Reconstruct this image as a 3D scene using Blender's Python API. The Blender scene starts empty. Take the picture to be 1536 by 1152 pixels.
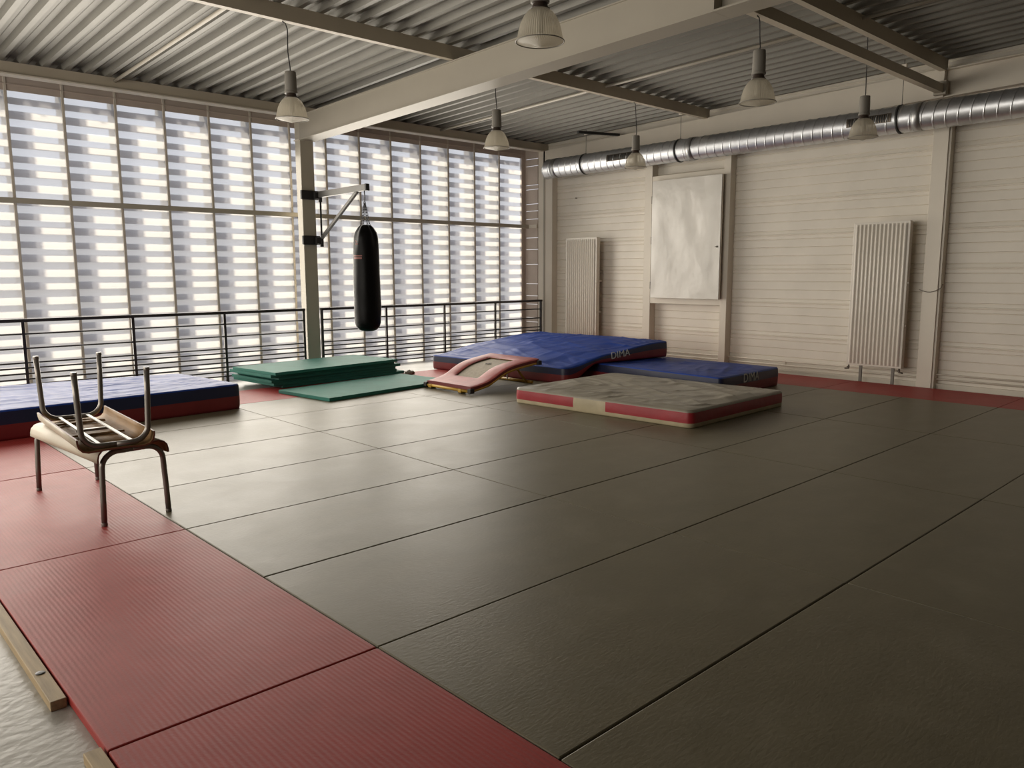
import bpy, bmesh, math, random
from mathutils import Vector, Matrix, noise
random.seed(7)
scene = bpy.context.scene
COL = scene.collection
PI = math.pi

# ------------------------------------------------------------------ materials
def new_mat(name):
    m = bpy.data.materials.new(name); m.use_nodes = True
    nt = m.node_tree
    for n in list(nt.nodes): nt.nodes.remove(n)
    out = nt.nodes.new('ShaderNodeOutputMaterial')
    return m, nt, out

def mat(name, col, rough=0.5, metal=0.0, var=0.08, scale=6.0, bump=0.0, bscale=60.0, bdist=0.002,
        stretch=None, spec=0.5, coords='Object', wave=None, scuff=0.0, coat=0.0, transl=0.0):
    m, nt, out = new_mat(name)
    N = nt.nodes; L = nt.links
    p = N.new('ShaderNodeBsdfPrincipled')
    p.inputs['Roughness'].default_value = rough
    p.inputs['Metallic'].default_value = metal
    p.inputs['Specular IOR Level'].default_value = spec
    p.inputs['Coat Weight'].default_value = coat
    tc = N.new('ShaderNodeTexCoord')
    mp = N.new('ShaderNodeMapping')
    if stretch: mp.inputs['Scale'].default_value = stretch
    L.new(tc.outputs[coords], mp.inputs['Vector'])
    no = N.new('ShaderNodeTexNoise'); no.inputs['Scale'].default_value = scale; no.inputs['Detail'].default_value = 5
    L.new(mp.outputs[0], no.inputs['Vector'])
    rp = N.new('ShaderNodeValToRGB')
    e = rp.color_ramp.elements
    e[0].position = 0.25; e[1].position = 0.75
    e[0].color = (*[max(0, c*(1-var)) for c in col], 1); e[1].color = (*[min(1, c*(1+var)) for c in col], 1)
    L.new(no.outputs['Fac'], rp.inputs['Fac'])
    colout = rp.outputs['Color']
    if scuff > 0:
        n2 = N.new('ShaderNodeTexNoise'); n2.inputs['Scale'].default_value = 2.2; n2.inputs['Detail'].default_value = 8
        n2.inputs['Roughness'].default_value = 0.7
        L.new(tc.outputs[coords], n2.inputs['Vector'])
        mr = N.new('ShaderNodeMapRange'); mr.inputs['From Min'].default_value = 0.52; mr.inputs['From Max'].default_value = 0.8
        mr.inputs['To Min'].default_value = 0.0; mr.inputs['To Max'].default_value = scuff
        L.new(n2.outputs['Fac'], mr.inputs['Value'])
        mx = N.new('ShaderNodeMixRGB'); mx.inputs['Color2'].default_value = (0.45, 0.42, 0.36, 1)
        L.new(mr.outputs[0], mx.inputs['Fac']); L.new(colout, mx.inputs['Color1'])
        colout = mx.outputs['Color']
        rr = N.new('ShaderNodeMapRange'); rr.inputs['To Min'].default_value = rough-0.07; rr.inputs['To Max'].default_value = rough+0.09
        L.new(n2.outputs['Fac'], rr.inputs['Value']); L.new(rr.outputs[0], p.inputs['Roughness'])
    L.new(colout, p.inputs['Base Color'])
    hgt = None
    if bump > 0:
        nb = N.new('ShaderNodeTexNoise'); nb.inputs['Scale'].default_value = bscale; nb.inputs['Detail'].default_value = 3
        L.new(mp.outputs[0], nb.inputs['Vector'])
        b = N.new('ShaderNodeBump'); b.inputs['Strength'].default_value = bump; b.inputs['Distance'].default_value = bdist
        hgt = nb.outputs['Fac']
        if wave:
            axis, wsc, amt = wave
            w = N.new('ShaderNodeTexWave'); w.bands_direction = axis; w.inputs['Scale'].default_value = wsc
            w.inputs['Distortion'].default_value = 0.6; w.inputs['Detail'].default_value = 1.0
            L.new(tc.outputs[coords], w.inputs['Vector'])
            ad = N.new('ShaderNodeMath'); ad.operation = 'MULTIPLY_ADD'
            L.new(w.outputs['Fac'], ad.inputs[0]); ad.inputs[1].default_value = amt
            L.new(nb.outputs['Fac'], ad.inputs[2]); hgt = ad.outputs[0]
        L.new(hgt, b.inputs['Height']); L.new(b.outputs[0], p.inputs['Normal'])
    L.new(p.outputs[0], out.inputs['Surface'])
    return m

M = {}
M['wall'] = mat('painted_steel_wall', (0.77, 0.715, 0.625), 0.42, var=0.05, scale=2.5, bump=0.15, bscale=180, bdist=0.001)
M['trim'] = mat('painted_steel_trim', (0.72, 0.66, 0.565), 0.42, var=0.03, scale=3)
M['beam'] = mat('painted_beam', (0.37, 0.335, 0.275), 0.5, var=0.04, scale=2)
M['purlin'] = mat('painted_purlin', (0.52, 0.46, 0.365), 0.5, var=0.05, scale=2)
M['column'] = mat('painted_column', (0.46, 0.42, 0.34), 0.5, var=0.05, scale=2)
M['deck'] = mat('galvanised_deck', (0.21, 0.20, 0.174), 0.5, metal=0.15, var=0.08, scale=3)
M['dark'] = mat('dark_wall', (0.10, 0.092, 0.08), 0.8, var=0.1)
M['concrete'] = mat('painted_concrete', (0.38, 0.36, 0.32), 0.36, var=0.14, scale=3, bump=0.5, bscale=22, bdist=0.006)
M['mat_grey'] = mat('grey_judo_vinyl', (0.150, 0.130, 0.082), 0.42, spec=0.40, var=0.10, scale=5, bump=0.45, bscale=70, bdist=0.0022, stretch=(0.45, 1.0, 1), scuff=0.14)
M['mat_red'] = mat('red_judo_vinyl', (0.34, 0.038, 0.033), 0.50, spec=0.30, var=0.09, scale=6, bump=0.5, bscale=90, bdist=0.0016, wave=('Y', 16.0, 0.9), scuff=0.06)
M['wood'] = mat('pine', (0.42, 0.31, 0.18), 0.6, var=0.25, scale=4, stretch=(14, 1, 14), bump=0.3, bscale=12, bdist=0.002)
M['ply'] = mat('beech_ply', (0.25, 0.145, 0.062), 0.6, spec=0.12, var=0.22, scale=5, stretch=(16, 1, 3), bump=0.1, bscale=20)
M['laminate'] = mat('cream_laminate', (0.40, 0.345, 0.265), 0.5, spec=0.25, var=0.04)
M['ply_edge'] = mat('red_brown_edge', (0.16, 0.05, 0.03), 0.5, var=0.2)
M['steel_tube'] = mat('grey_painted_tube', (0.20, 0.18, 0.16), 0.35, metal=0.6, var=0.08)
M['white_bar'] = mat('white_bar', (0.60, 0.59, 0.55), 0.4, var=0.03)
M['rubber'] = mat('black_rubber', (0.018, 0.017, 0.016), 0.6, var=0.15)
M['railing'] = mat('dark_railing', (0.030, 0.026, 0.026), 0.45, var=0.1)
M['blue_vinyl'] = mat('blue_vinyl', (0.018, 0.052, 0.27), 0.48, var=0.12, scale=4, bump=0.12, bscale=6, bdist=0.02, spec=0.14)
M['navy_band'] = mat('navy_vinyl', (0.012, 0.016, 0.05), 0.42, var=0.12, bump=0.2, bscale=8, bdist=0.01)
M['red_vinyl'] = mat('red_vinyl', (0.17, 0.018, 0.02), 0.42, var=0.14, bump=0.3, bscale=7, bdist=0.02)
M['bright_red'] = mat('crimson_vinyl', (0.30, 0.018, 0.026), 0.4, var=0.12, bump=0.3, bscale=7, bdist=0.015)
M['grey_vinyl'] = mat('taupe_vinyl', (0.26, 0.235, 0.185), 0.40, var=0.12, scale=3, bump=0.25, bscale=7, bdist=0.02, scuff=0.15)
M['cream_vinyl'] = mat('cream_vinyl', (0.42, 0.355, 0.23), 0.5, var=0.15, scale=7)
M['letter'] = mat('grey_lettering', (0.58, 0.58, 0.55), 0.5, var=0.1)
M['green'] = mat('green_foam', (0.032, 0.185, 0.145), 0.65, spec=0.3, var=0.12, scale=5, bump=0.2, bscale=60)
M['pad_red'] = mat('red_pad', (0.33, 0.06, 0.052), 0.46, spec=0.25, var=0.18, scale=8, bump=0.3, bscale=14, bdist=0.01)
M['pad_side'] = mat('dark_red_pad', (0.14, 0.014, 0.014), 0.45, var=0.15)
M['bed'] = mat('trampoline_web', (0.36, 0.31, 0.24), 0.7, var=0.15, scale=30)
M['yellow'] = mat('yellow_paint', (0.50, 0.30, 0.035), 0.45, var=0.12)
M['bag'] = mat('black_leather', (0.003, 0.0028, 0.0026), 0.42, var=0.2, spec=0.12, bump=0.3, bscale=18, bdist=0.006)
M['bag_print'] = mat('faded_red_print', (0.20, 0.05, 0.035), 0.5, var=0.2)
M['alu'] = mat('brushed_aluminium', (0.17, 0.165, 0.155), 0.5, metal=0.4, var=0.06)
M['chain'] = mat('chain_steel', (0.10, 0.10, 0.105), 0.5, metal=0.7)
M['galv'] = mat('galvanised_spiral_duct', (0.66, 0.675, 0.70), 0.40, metal=0.9, var=0.12, scale=9, bump=0.1, bscale=12)
M['galv_dull'] = mat('dull_collar', (0.40, 0.40, 0.40), 0.4, metal=0.85, var=0.15)
M['black'] = mat('black_metal', (0.02, 0.02, 0.02), 0.5)
M['radiator'] = mat('white_enamel', (0.74, 0.69, 0.61), 0.32, var=0.02)
M['lamp_body'] = mat('dark_grey_housing', (0.20, 0.185, 0.16), 0.5, var=0.06)
M['lamp_neck'] = mat('brown_neck', (0.045, 0.03, 0.022), 0.5)
M['cord'] = mat('black_cord', (0.02, 0.018, 0.016), 0.6)
M['hatch'] = mat('white_gloss_sheet', (0.74, 0.71, 0.65), 0.17, var=0.05, scale=1.5, bump=0.35, bscale=2.2, bdist=0.05)
M['hinge'] = mat('dark_hinge', (0.12, 0.10, 0.08), 0.4, metal=0.6)
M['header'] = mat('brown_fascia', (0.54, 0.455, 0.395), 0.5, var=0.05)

def slat_mat():
    m, nt, out = new_mat('outer_louvre_blade'); N, L = nt.nodes, nt.links
    d = N.new('ShaderNodeBsdfDiffuse'); d.inputs['Color'].default_value = (0.80, 0.80, 0.86, 1)
    t = N.new('ShaderNodeBsdfTranslucent'); t.inputs['Color'].default_value = (0.62, 0.63, 0.72, 1)
    a = N.new('ShaderNodeMixShader'); a.inputs[0].default_value = 0.45
    L.new(d.outputs[0], a.inputs[1]); L.new(t.outputs[0], a.inputs[2]); L.new(a.outputs[0], out.inputs['Surface']); return m
M['slat'] = slat_mat()
M['fin'] = mat('outer_fin', (0.35, 0.34, 0.34), 0.6)
M['mullion'] = mat('mullion_paint', (0.62, 0.56, 0.48), 0.5)

def shade_mat():
    m, nt, out = new_mat('prismatic_acrylic_shade'); N, L = nt.nodes, nt.links
    p = N.new('ShaderNodeBsdfPrincipled'); p.inputs['Base Color'].default_value = (0.62, 0.58, 0.49, 1)
    p.inputs['Roughness'].default_value = 0.22
    tc = N.new('ShaderNodeTexCoord'); g = N.new('ShaderNodeTexGradient'); g.gradient_type = 'RADIAL'
    L.new(tc.outputs['Object'], g.inputs['Vector'])
    mu = N.new('ShaderNodeMath'); mu.operation = 'MULTIPLY'; mu.inputs[1].default_value = 2*PI*60
    sn = N.new('ShaderNodeMath'); sn.operation = 'SINE'
    L.new(g.outputs['Fac'], mu.inputs[0]); L.new(mu.outputs[0], sn.inputs[0])
    b = N.new('ShaderNodeBump'); b.inputs['Strength'].default_value = 0.5; b.inputs['Distance'].default_value = 0.004
    L.new(sn.outputs[0], b.inputs['Height']); L.new(b.outputs[0], p.inputs['Normal'])
    t = N.new('ShaderNodeBsdfTransparent'); t.inputs['Color'].default_value = (0.93, 0.90, 0.84, 1)
    tr = N.new('ShaderNodeBsdfTranslucent'); tr.inputs['Color'].default_value = (0.75, 0.7, 0.6, 1)
    m1 = N.new('ShaderNodeMixShader'); m1.inputs[0].default_value = 0.45
    L.new(p.outputs[0], m1.inputs[1]); L.new(t.outputs[0], m1.inputs[2])
    m2 = N.new('ShaderNodeMixShader'); m2.inputs[0].default_value = 0.2
    L.new(m1.outputs[0], m2.inputs[1]); L.new(tr.outputs[0], m2.inputs[2])
    L.new(m2.outputs[0], out.inputs['Surface']); return m
M['shade'] = shade_mat()

def skin_mat():
    # frosted translucent cladding: scatters sun, dimly shows what is close behind it
    m, nt, out = new_mat('frosted_polycarbonate'); N, L = nt.nodes, nt.links
    tc = N.new('ShaderNodeTexCoord'); no = N.new('ShaderNodeTexNoise'); no.inputs['Scale'].default_value = 3.0
    L.new(tc.outputs['Object'], no.inputs['Vector'])
    rp = N.new('ShaderNodeValToRGB'); rp.color_ramp.elements[0].color = (0.82, 0.81, 0.80, 1); rp.color_ramp.elements[1].color = (0.93, 0.92, 0.90, 1)
    L.new(no.outputs['Fac'], rp.inputs['Fac'])
    t = N.new('ShaderNodeBsdfTranslucent'); L.new(rp.outputs['Color'], t.inputs['Color'])
    r = N.new('ShaderNodeBsdfRefraction'); r.inputs['IOR'].default_value = 1.2; r.inputs['Roughness'].default_value = 0.30
    r.inputs['Color'].default_value = (0.95, 0.95, 0.95, 1)
    mx = N.new('ShaderNodeMixShader'); mx.inputs[0].default_value = 0.5
    L.new(t.outputs[0], mx.inputs[1]); L.new(r.outputs[0], mx.inputs[2])
    L.new(mx.outputs[0], out.inputs['Surface']); return m
M['skin'] = skin_mat()

# ------------------------------------------------------------------ mesh helpers
def BM(): return bmesh.new()

def obj(name, bm, m, parent=None, smooth=False, mats=None, auto=None):
    me = bpy.data.meshes.new(name); bm.normal_update(); bm.to_mesh(me); bm.free()
    for mm in (mats or [m]): me.materials.append(mm)
    if smooth:
        for p in me.polygons: p.use_smooth = True
        if auto is not None:
            try: me.set_sharp_from_angle(angle=math.radians(auto))
            except Exception: pass
    o = bpy.data.objects.new(name, me); COL.objects.link(o)
    if parent: o.parent = parent
    return o

def tag(o, label=None, cat=None, group=None, kind=None):
    if label: o['label'] = label
    if cat: o['category'] = cat
    if group: o['group'] = group
    if kind: o['kind'] = kind
    return o

def thing(name, label, cat, loc=(0, 0, 0), rotz=0.0, group=None):
    o = bpy.data.objects.new(name, None); COL.objects.link(o)
    o.empty_display_size = 0.1
    o.location = loc; o.rotation_euler = (0, 0, rotz)
    return tag(o, label, cat, group)

def struct(name, bm, m, parent=None, **k):
    o = obj(name, bm, m, parent, **k)
    if parent is None: o['kind'] = 'structure'
    return o

def copy_tree(o, parent=None):
    c = o.copy(); COL.objects.link(c); c.parent = parent
    for ch in list(o.children): copy_tree(ch, c)
    return c

def box(bm, x0, x1, y0, y1, z0, z1, bevel=0.0, seg=2, mi=0):
    vs = [bm.verts.new(p) for p in ((x0,y0,z0),(x1,y0,z0),(x1,y1,z0),(x0,y1,z0),(x0,y0,z1),(x1,y0,z1),(x1,y1,z1),(x0,y1,z1))]
    fs = [bm.faces.new([vs[i] for i in f]) for f in ((3,2,1,0),(4,5,6,7),(0,1,5,4),(1,2,6,5),(2,3,7,6),(3,0,4,7))]
    for f in fs: f.material_index = mi
    if bevel > 0:
        es = list({e for f in fs for e in f.edges})
        r = bmesh.ops.bevel(bm, geom=es, offset=bevel, segments=seg, profile=0.5, affect='EDGES')
        for f in r['faces']: f.material_index = mi

def frame_of(d):
    d = d.normalized()
    a = Vector((0, 0, 1)) if abs(d.z) < 0.9 else Vector((1, 0, 0))
    u = d.cross(a).normalized(); v = u.cross(d).normalized()
    return u, v

def tube(bm, pts, r, seg=10, cap=True, mi=0, radii=None):
    pts = [Vector(p) for p in pts]; n = len(pts)
    dirs = []
    for i in range(n):
        a = pts[max(0, i-1)]; b = pts[min(n-1, i+1)]
        dirs.append((b-a).normalized())
    u, v = frame_of(dirs[0]); rings = []
    for i in range(n):
        if i > 0:
            q = dirs[i-1].rotation_difference(dirs[i]); u = q @ u; v = q @ v
        rr = radii[i] if radii else r
        rings.append([bm.verts.new(pts[i] + rr*(math.cos(2*PI*k/seg)*u + math.sin(2*PI*k/seg)*v)) for k in range(seg)])
    for i in range(n-1):
        for k in range(seg):
            f = bm.faces.new((rings[i][k], rings[i][(k+1) % seg], rings[i+1][(k+1) % seg], rings[i+1][k])); f.material_index = mi; f.smooth = True
    if cap:
        f = bm.faces.new(rings[0][::-1]); f.material_index = mi
        f = bm.faces.new(rings[-1]); f.material_index = mi

def bar(bm, a, b, w, h, up=(0, 0, 1), mi=0):
    """rectangular bar from a to b; w across, h along up"""
    a = Vector(a); b = Vector(b); d = (b-a).normalized(); up = Vector(up)
    s = d.cross(up).normalized(); t = s.cross(d).normalized()
    vs = []
    for p in (a, b):
        for (i, j) in ((-1,-1),(1,-1),(1,1),(-1,1)):
            vs.append(bm.verts.new(p + s*(w/2*i) + t*(h/2*j)))
    for f in ((3,2,1,0),(4,5,6,7),(0,1,5,4),(1,2,6,5),(2,3,7,6),(3,0,4,7)):
        ff = bm.faces.new([vs[i] for i in f]); ff.material_index = mi

def lathe(bm, prof, c=(0, 0, 0), seg=40, cap0=False, cap1=False, mi=0):
    rings = []
    for r, z in prof:
        rings.append([bm.verts.new((c[0]+r*math.cos(2*PI*k/seg), c[1]+r*math.sin(2*PI*k/seg), c[2]+z)) for k in range(seg)])
    for i in range(len(prof)-1):
        for k in range(seg):
            f = bm.faces.new((rings[i][k], rings[i][(k+1) % seg], rings[i+1][(k+1) % seg], rings[i+1][k])); f.smooth = True; f.material_index = mi
    if cap0: bm.faces.new(rings[0][::-1])
    if cap1: bm.faces.new(rings[-1])

def prism_y(bm, poly, y0, y1, dz=0.0, closed=True, mi=0):
    """polygon in (x,z) extruded along y; dz lifts the y1 end"""
    a = [bm.verts.new((x, y0, z)) for x, z in poly]; b = [bm.verts.new((x, y1, z+dz)) for x, z in poly]
    n = len(poly)
    for i in range(n if closed else n-1):
        j = (i+1) % n
        f = bm.faces.new((a[i], a[j], b[j], b[i])); f.material_index = mi
    if closed:
        bm.faces.new(a[::-1]); bm.faces.new(b)
    bmesh.ops.recalc_face_normals(bm, faces=bm.faces)

def prism_x(bm, poly, x0, x1, mi=0):
    a = [bm.verts.new((x0, y, z)) for y, z in poly]; b = [bm.verts.new((x1, y, z)) for y, z in poly]
    n = len(poly)
    for i in range(n):
        j = (i+1) % n
        f = bm.faces.new((a[i], a[j], b[j], b[i])); f.material_index = mi
    bm.faces.new(a[::-1]); bm.faces.new(b)
    bmesh.ops.recalc_face_normals(bm, faces=bm.faces)

def ibeam_poly(xc, zb, w, h, tf=0.014, tw=0.010):
    return [(xc-w/2, zb), (xc+w/2, zb), (xc+w/2, zb+tf), (xc+tw/2, zb+tf), (xc+tw/2, zb+h-tf), (xc+w/2, zb+h-tf),
            (xc+w/2, zb+h), (xc-w/2, zb+h), (xc-w/2, zb+h-tf), (xc-tw/2, zb+h-tf), (xc-tw/2, zb+tf), (xc-w/2, zb+tf)]

def text_mesh(name, body, size, depth, m, parent, matrix, spacing=1.0, bold=0.0):
    cu = bpy.data.curves.new(name, 'FONT'); cu.body = body; cu.size = size; cu.extrude = depth
    cu.align_x = 'CENTER'; cu.align_y = 'CENTER'; cu.space_character = spacing; cu.offset = bold
    t = bpy.data.objects.new(name + '_c', cu); COL.objects.link(t)
    dg = bpy.context.evaluated_depsgraph_get()
    me = bpy.data.meshes.new_from_object(t.evaluated_get(dg)); me.name = name
    bpy.data.objects.remove(t)
    me.materials.clear(); me.materials.append(m)
    me.transform(matrix)
    o = bpy.data.objects.new(name, me); COL.objects.link(o); o.parent = parent
    return o

# ------------------------------------------------------------------ key dimensions
ZC = -0.04                 # concrete level; the judo mat tops are z = 0
SL = 0.030                 # roof slope, rising away from the glazed side
def zdeck(y): return 3.825 + SL*(6.0-y)
XW = 9.20                  # face of the right cladding
YG = 6.50                  # translucent skin
XL, YB = -5.2, -8.0

# ------------------------------------------------------------------ floor
bm = BM()
box(bm, XL, XW+0.05, YB, 6.36, ZC-0.30, ZC)
struct('floor', bm, M['concrete'])

# ------------------------------------------------------------------ judo mats
def mat_bm():
    bm = BM(); box(bm, -0.998, 0.998, -0.498, 0.498, -0.039, 0.0, bevel=0.006, seg=2); return bm
ORD = ['first', 'second', 'third', 'fourth', 'fifth', 'sixth', 'seventh', 'eighth', 'ninth', 'tenth']
grey0 = obj('judo_mat', mat_bm(), M['mat_grey'])
red0 = obj('judo_mat', mat_bm(), M['mat_red'])
first = {'g': True, 'r': True}
def place_mat(kind, x, y, rz, label, group):
    src = grey0 if kind == 'g' else red0
    if first[kind]: o = src; first[kind] = False
    else: o = src.copy(); COL.objects.link(o)
    j = 0.0012
    o.location = (x+random.uniform(-j, j), y+random.uniform(-j, j), random.uniform(-0.0008, 0.0))
    o.rotation_euler = (0, 0, rz)
    tag(o, label, 'floor mat', group)
for r in range(8):
    yc = 3.5 - r
    for c in range(4):
        if (r, c) in ((7, 0),) : pass
        place_mat('g', 1+2*c, yc, 0 if (r+c) % 2 else PI,
                  'grey-green judo mat, %s row from the window side, %s from the left red border' % (ORD[r], ORD[c]), 'grey judo floor mats')
for i in range(4):
    place_mat('r', -0.5, 3-2*i, PI/2, 'red judo mat in the left border strip, %s from the far window end' % ORD[i], 'red judo mats of the left border')
for i in range(5):
    place_mat('r', 2*i, 4.5, 0, 'red judo mat in the far border strip below the railing, %s from the left' % ORD[i], 'red judo mats of the far border')
for i in range(4):
    place_mat('r', 8.5, 3-2*i, PI/2, 'red judo mat in the border strip below the radiator wall, %s from the far corner' % ORD[i], 'red judo mats of the right border')

# ------------------------------------------------------------------ right wall cladding
def wall_profile(z0, z1):
    P = [(XW, z0)]; J = 0.03
    k = -1
    out = []
    while True:
        j = J + 0.4917*k
        # a period upward from joint j : double bead, then shallow grooves
        seq = [(0.000, j-0.014), (-0.010, j-0.010), (-0.010, j-0.004), (0.0, j-0.001), (0.0, j+0.002), (-0.010, j+0.005), (-0.010, j+0.011), (0.0, j+0.015),
               (0.004, j+0.050), (0.010, j+0.056), (0.010, j+0.060), (-0.002, j+0.066),
               (0.002, j+0.183), (0.010, j+0.188), (0.010, j+0.192), (-0.002, j+0.198),
               (0.002, j+0.305), (0.010, j+0.310), (0.010, j+0.314), (-0.002, j+0.320),
               (0.002, j+0.422), (0.010, j+0.428), (0.010, j+0.432), (-0.001, j+0.438)]
        out += seq
        k += 1
        if j > z1: break
    return [(XW+dx, z) for dx, z in out if z0 <= z <= z1]
bm = BM()
pr = wall_profile(ZC-0.02, 4.30)
a = [bm.verts.new((x, YB, z)) for x, z in pr]; b = [bm.verts.new((x, 6.15, z)) for x, z in pr]
for i in range(len(pr)-1): bm.faces.new((a[i], a[i+1], b[i+1], b[i]))
box(bm, XW+0.02, XW+0.12, YB, 6.15, ZC-0.3, 4.35)
struct('wall_right', bm, M['wall'])
# short return of the cladding between corner column and glazing, with narrow light slits
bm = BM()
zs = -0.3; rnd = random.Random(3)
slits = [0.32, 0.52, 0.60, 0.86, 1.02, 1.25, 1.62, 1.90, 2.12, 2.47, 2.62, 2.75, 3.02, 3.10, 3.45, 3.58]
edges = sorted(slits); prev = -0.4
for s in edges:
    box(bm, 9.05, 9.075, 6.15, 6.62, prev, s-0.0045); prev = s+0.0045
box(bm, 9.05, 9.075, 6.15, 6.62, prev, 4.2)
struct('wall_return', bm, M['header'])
for z in (2.34,):
    pass
# left, back walls (out of frame, close the hall)
bm = BM(); box(bm, XL-0.1, XL, YB, 6.75, ZC-0.3, 4.5); struct('wall_left', bm, M['dark'])
bm = BM(); box(bm, XL-0.1, XW+0.12, YB-0.1, YB, ZC-0.3, 4.5); struct('wall_back', bm, M['dark'])

# ------------------------------------------------------------------ ceiling deck
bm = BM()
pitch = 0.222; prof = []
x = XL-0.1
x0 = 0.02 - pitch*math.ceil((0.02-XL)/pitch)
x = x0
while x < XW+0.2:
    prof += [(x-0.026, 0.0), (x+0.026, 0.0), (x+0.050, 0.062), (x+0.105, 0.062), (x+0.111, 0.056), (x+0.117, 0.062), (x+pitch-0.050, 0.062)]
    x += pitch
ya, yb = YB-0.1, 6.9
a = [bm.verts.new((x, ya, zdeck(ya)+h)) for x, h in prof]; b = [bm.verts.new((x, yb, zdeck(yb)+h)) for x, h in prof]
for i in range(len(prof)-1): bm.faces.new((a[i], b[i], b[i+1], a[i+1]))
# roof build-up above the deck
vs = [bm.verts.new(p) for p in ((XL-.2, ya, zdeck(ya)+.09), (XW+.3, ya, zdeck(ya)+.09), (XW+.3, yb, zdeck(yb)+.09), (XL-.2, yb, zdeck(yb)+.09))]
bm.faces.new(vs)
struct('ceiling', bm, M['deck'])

# ------------------------------------------------------------------ steelwork
T = [0]
def trim(bm, m, parent=None, **k):
    T[0] += 1
    return struct('trim_%d' % T[0], bm, m, parent, **k)
# edge beam along the glazed side, on top of the columns (its lower lip is white)
bm = BM()
box(bm, XL, 9.3, 6.02, 6.14, 3.70, 3.825)
trim(bm, M['purlin'])
bm = BM(); box(bm, XL, 9.3, 5.985, 6.14, 3.682, 3.698); trim(bm, M['trim'])
# purlins
for yc, x0_, x1_ in ((2.52, XL, 9.1), (-0.83, XL, 9.1), (-4.2, XL, 9.1)):
    zt = zdeck(yc); bm = BM()
    prism_x(bm, [(yc-0.035, zt-0.142), (yc+0.035, zt-0.142), (yc+0.035, zt-0.134), (yc-0.026, zt-0.134), (yc-0.026, zt-0.01), (yc+0.035, zt-0.01), (yc+0.035, zt), (yc-0.035, zt)], x0_, x1_)
    trim(bm, M['purlin'])
# lower tie to the wall column
bm = BM(); box(bm, 4.2, 9.02, -0.87, -0.79, 3.62, 3.72); trim(bm, M['purlin'])
# main beam: boxed on the window side of the tie, open I section on this side
def lift(bm, y_ref=6.0):
    for v in bm.verts: v.co.z += SL*0.86*(y_ref - v.co.y)
bm = BM(); h = 0.335
poly = [(4.07, 3.355), (4.33, 3.355), (4.33, 3.372), (4.31, 3.375), (4.31, 3.355+h-0.03), (4.33, 3.355+h-0.014), (4.33, 3.355+h), (4.07, 3.355+h), (4.07, 3.355+h-0.012), (4.085, 3.355+h-0.014), (4.085, 3.372), (4.07, 3.369)]
prism_y(bm, poly, -0.80, 6.0); lift(bm); trim(bm, M['beam'])
bm = BM(); prism_y(bm, ibeam_poly(4.20, 3.355, 0.26, h), YB, -0.802); lift(bm); trim(bm, M['beam'])
# front column between the bays, corner column, wall column
def hcol(x0, x1, y0, y1, z1, m, web=True):
    bm = BM(); box(bm, x0, x1, y0, y1, ZC, z1, bevel=0.004, seg=1); return trim(bm, m)
hcol(4.09, 4.30, 6.0, 6.15, 3.68, M['column'])
bm = BM(); box(bm, 4.07, 4.33, 5.988, 6.0, 3.352, 3.372); box(bm, 4.07, 4.09, 6.0, 6.15, 3.352, 3.366); trim(bm, M['trim'])
hcol(9.06, 9.20, 5.78, 6.15, 3.69, M['trim'])
bm = BM(); box(bm, 9.05, 9.06, 5.965, 6.0, ZC, 3.69); trim(bm, M['beam'])
# wall column (H section, flange towards the room)
bm = BM()
box(bm, 9.05, 9.07, -0.95, -0.77, ZC, 3.44, bevel=0.003, seg=1); box(bm, 9.07, 9.20, -0.867, -0.853, ZC, 3.44)
box(bm, 9.07, 9.20, -0.975, -0.95, ZC, 3.44)
trim(bm, M['trim'])
# wall beam along the cladding
bm = BM(); prism_y(bm, [(9.05, 3.36), (9.2, 3.36), (9.2, 3.69), (9.05, 3.69)], -0.85, 6.0)
for v in bm.verts: v.co.z += 0.032*(6.0-v.co.y)
trim(bm, M['trim'])
bm = BM(); prism_y(bm, [(9.07, 3.36), (9.2, 3.36), (9.2, 3.69), (9.05, 3.69), (9.05, 3.678), (9.13, 3.676), (9.13, 3.374), (9.07, 3.372)], YB, -0.852)
for v in bm.verts: v.co.z += 0.032*(6.0-v.co.y)
trim(bm, M['trim'])
# gusset where tie meets wall column
bm = BM(); box(bm, 8.98, 9.05, -0.90, -0.76, 3.60, 3.76); trim(bm, M['beam'])
# frame around the hatch
bm = BM()
box(bm, 9.05, 9.20, 3.50, 3.65, ZC, 3.40, bevel=0.003, seg=1); trim(bm, M['trim'])
bm = BM(); box(bm, 9.05, 9.20, 2.05, 2.165, ZC, 3.40, bevel=0.003, seg=1); trim(bm, M['trim'])
bm = BM(); box(bm, 9.055, 9.18, 2.165, 3.50, 2.915, 3.01); trim(bm, M['trim'])
bm = BM(); box(bm, 9.055, 9.18, 2.165, 3.50, 0.955, 1.045); trim(bm, M['trim'])
# base rail of the cladding
bm = BM(); box(bm, 9.165, 9.2, YB, 5.78, ZC, 0.045); box(bm, 9.15, 9.165, YB, 5.78, 0.02, 0.045); struct('baseboard_right', bm, M['trim'])

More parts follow.
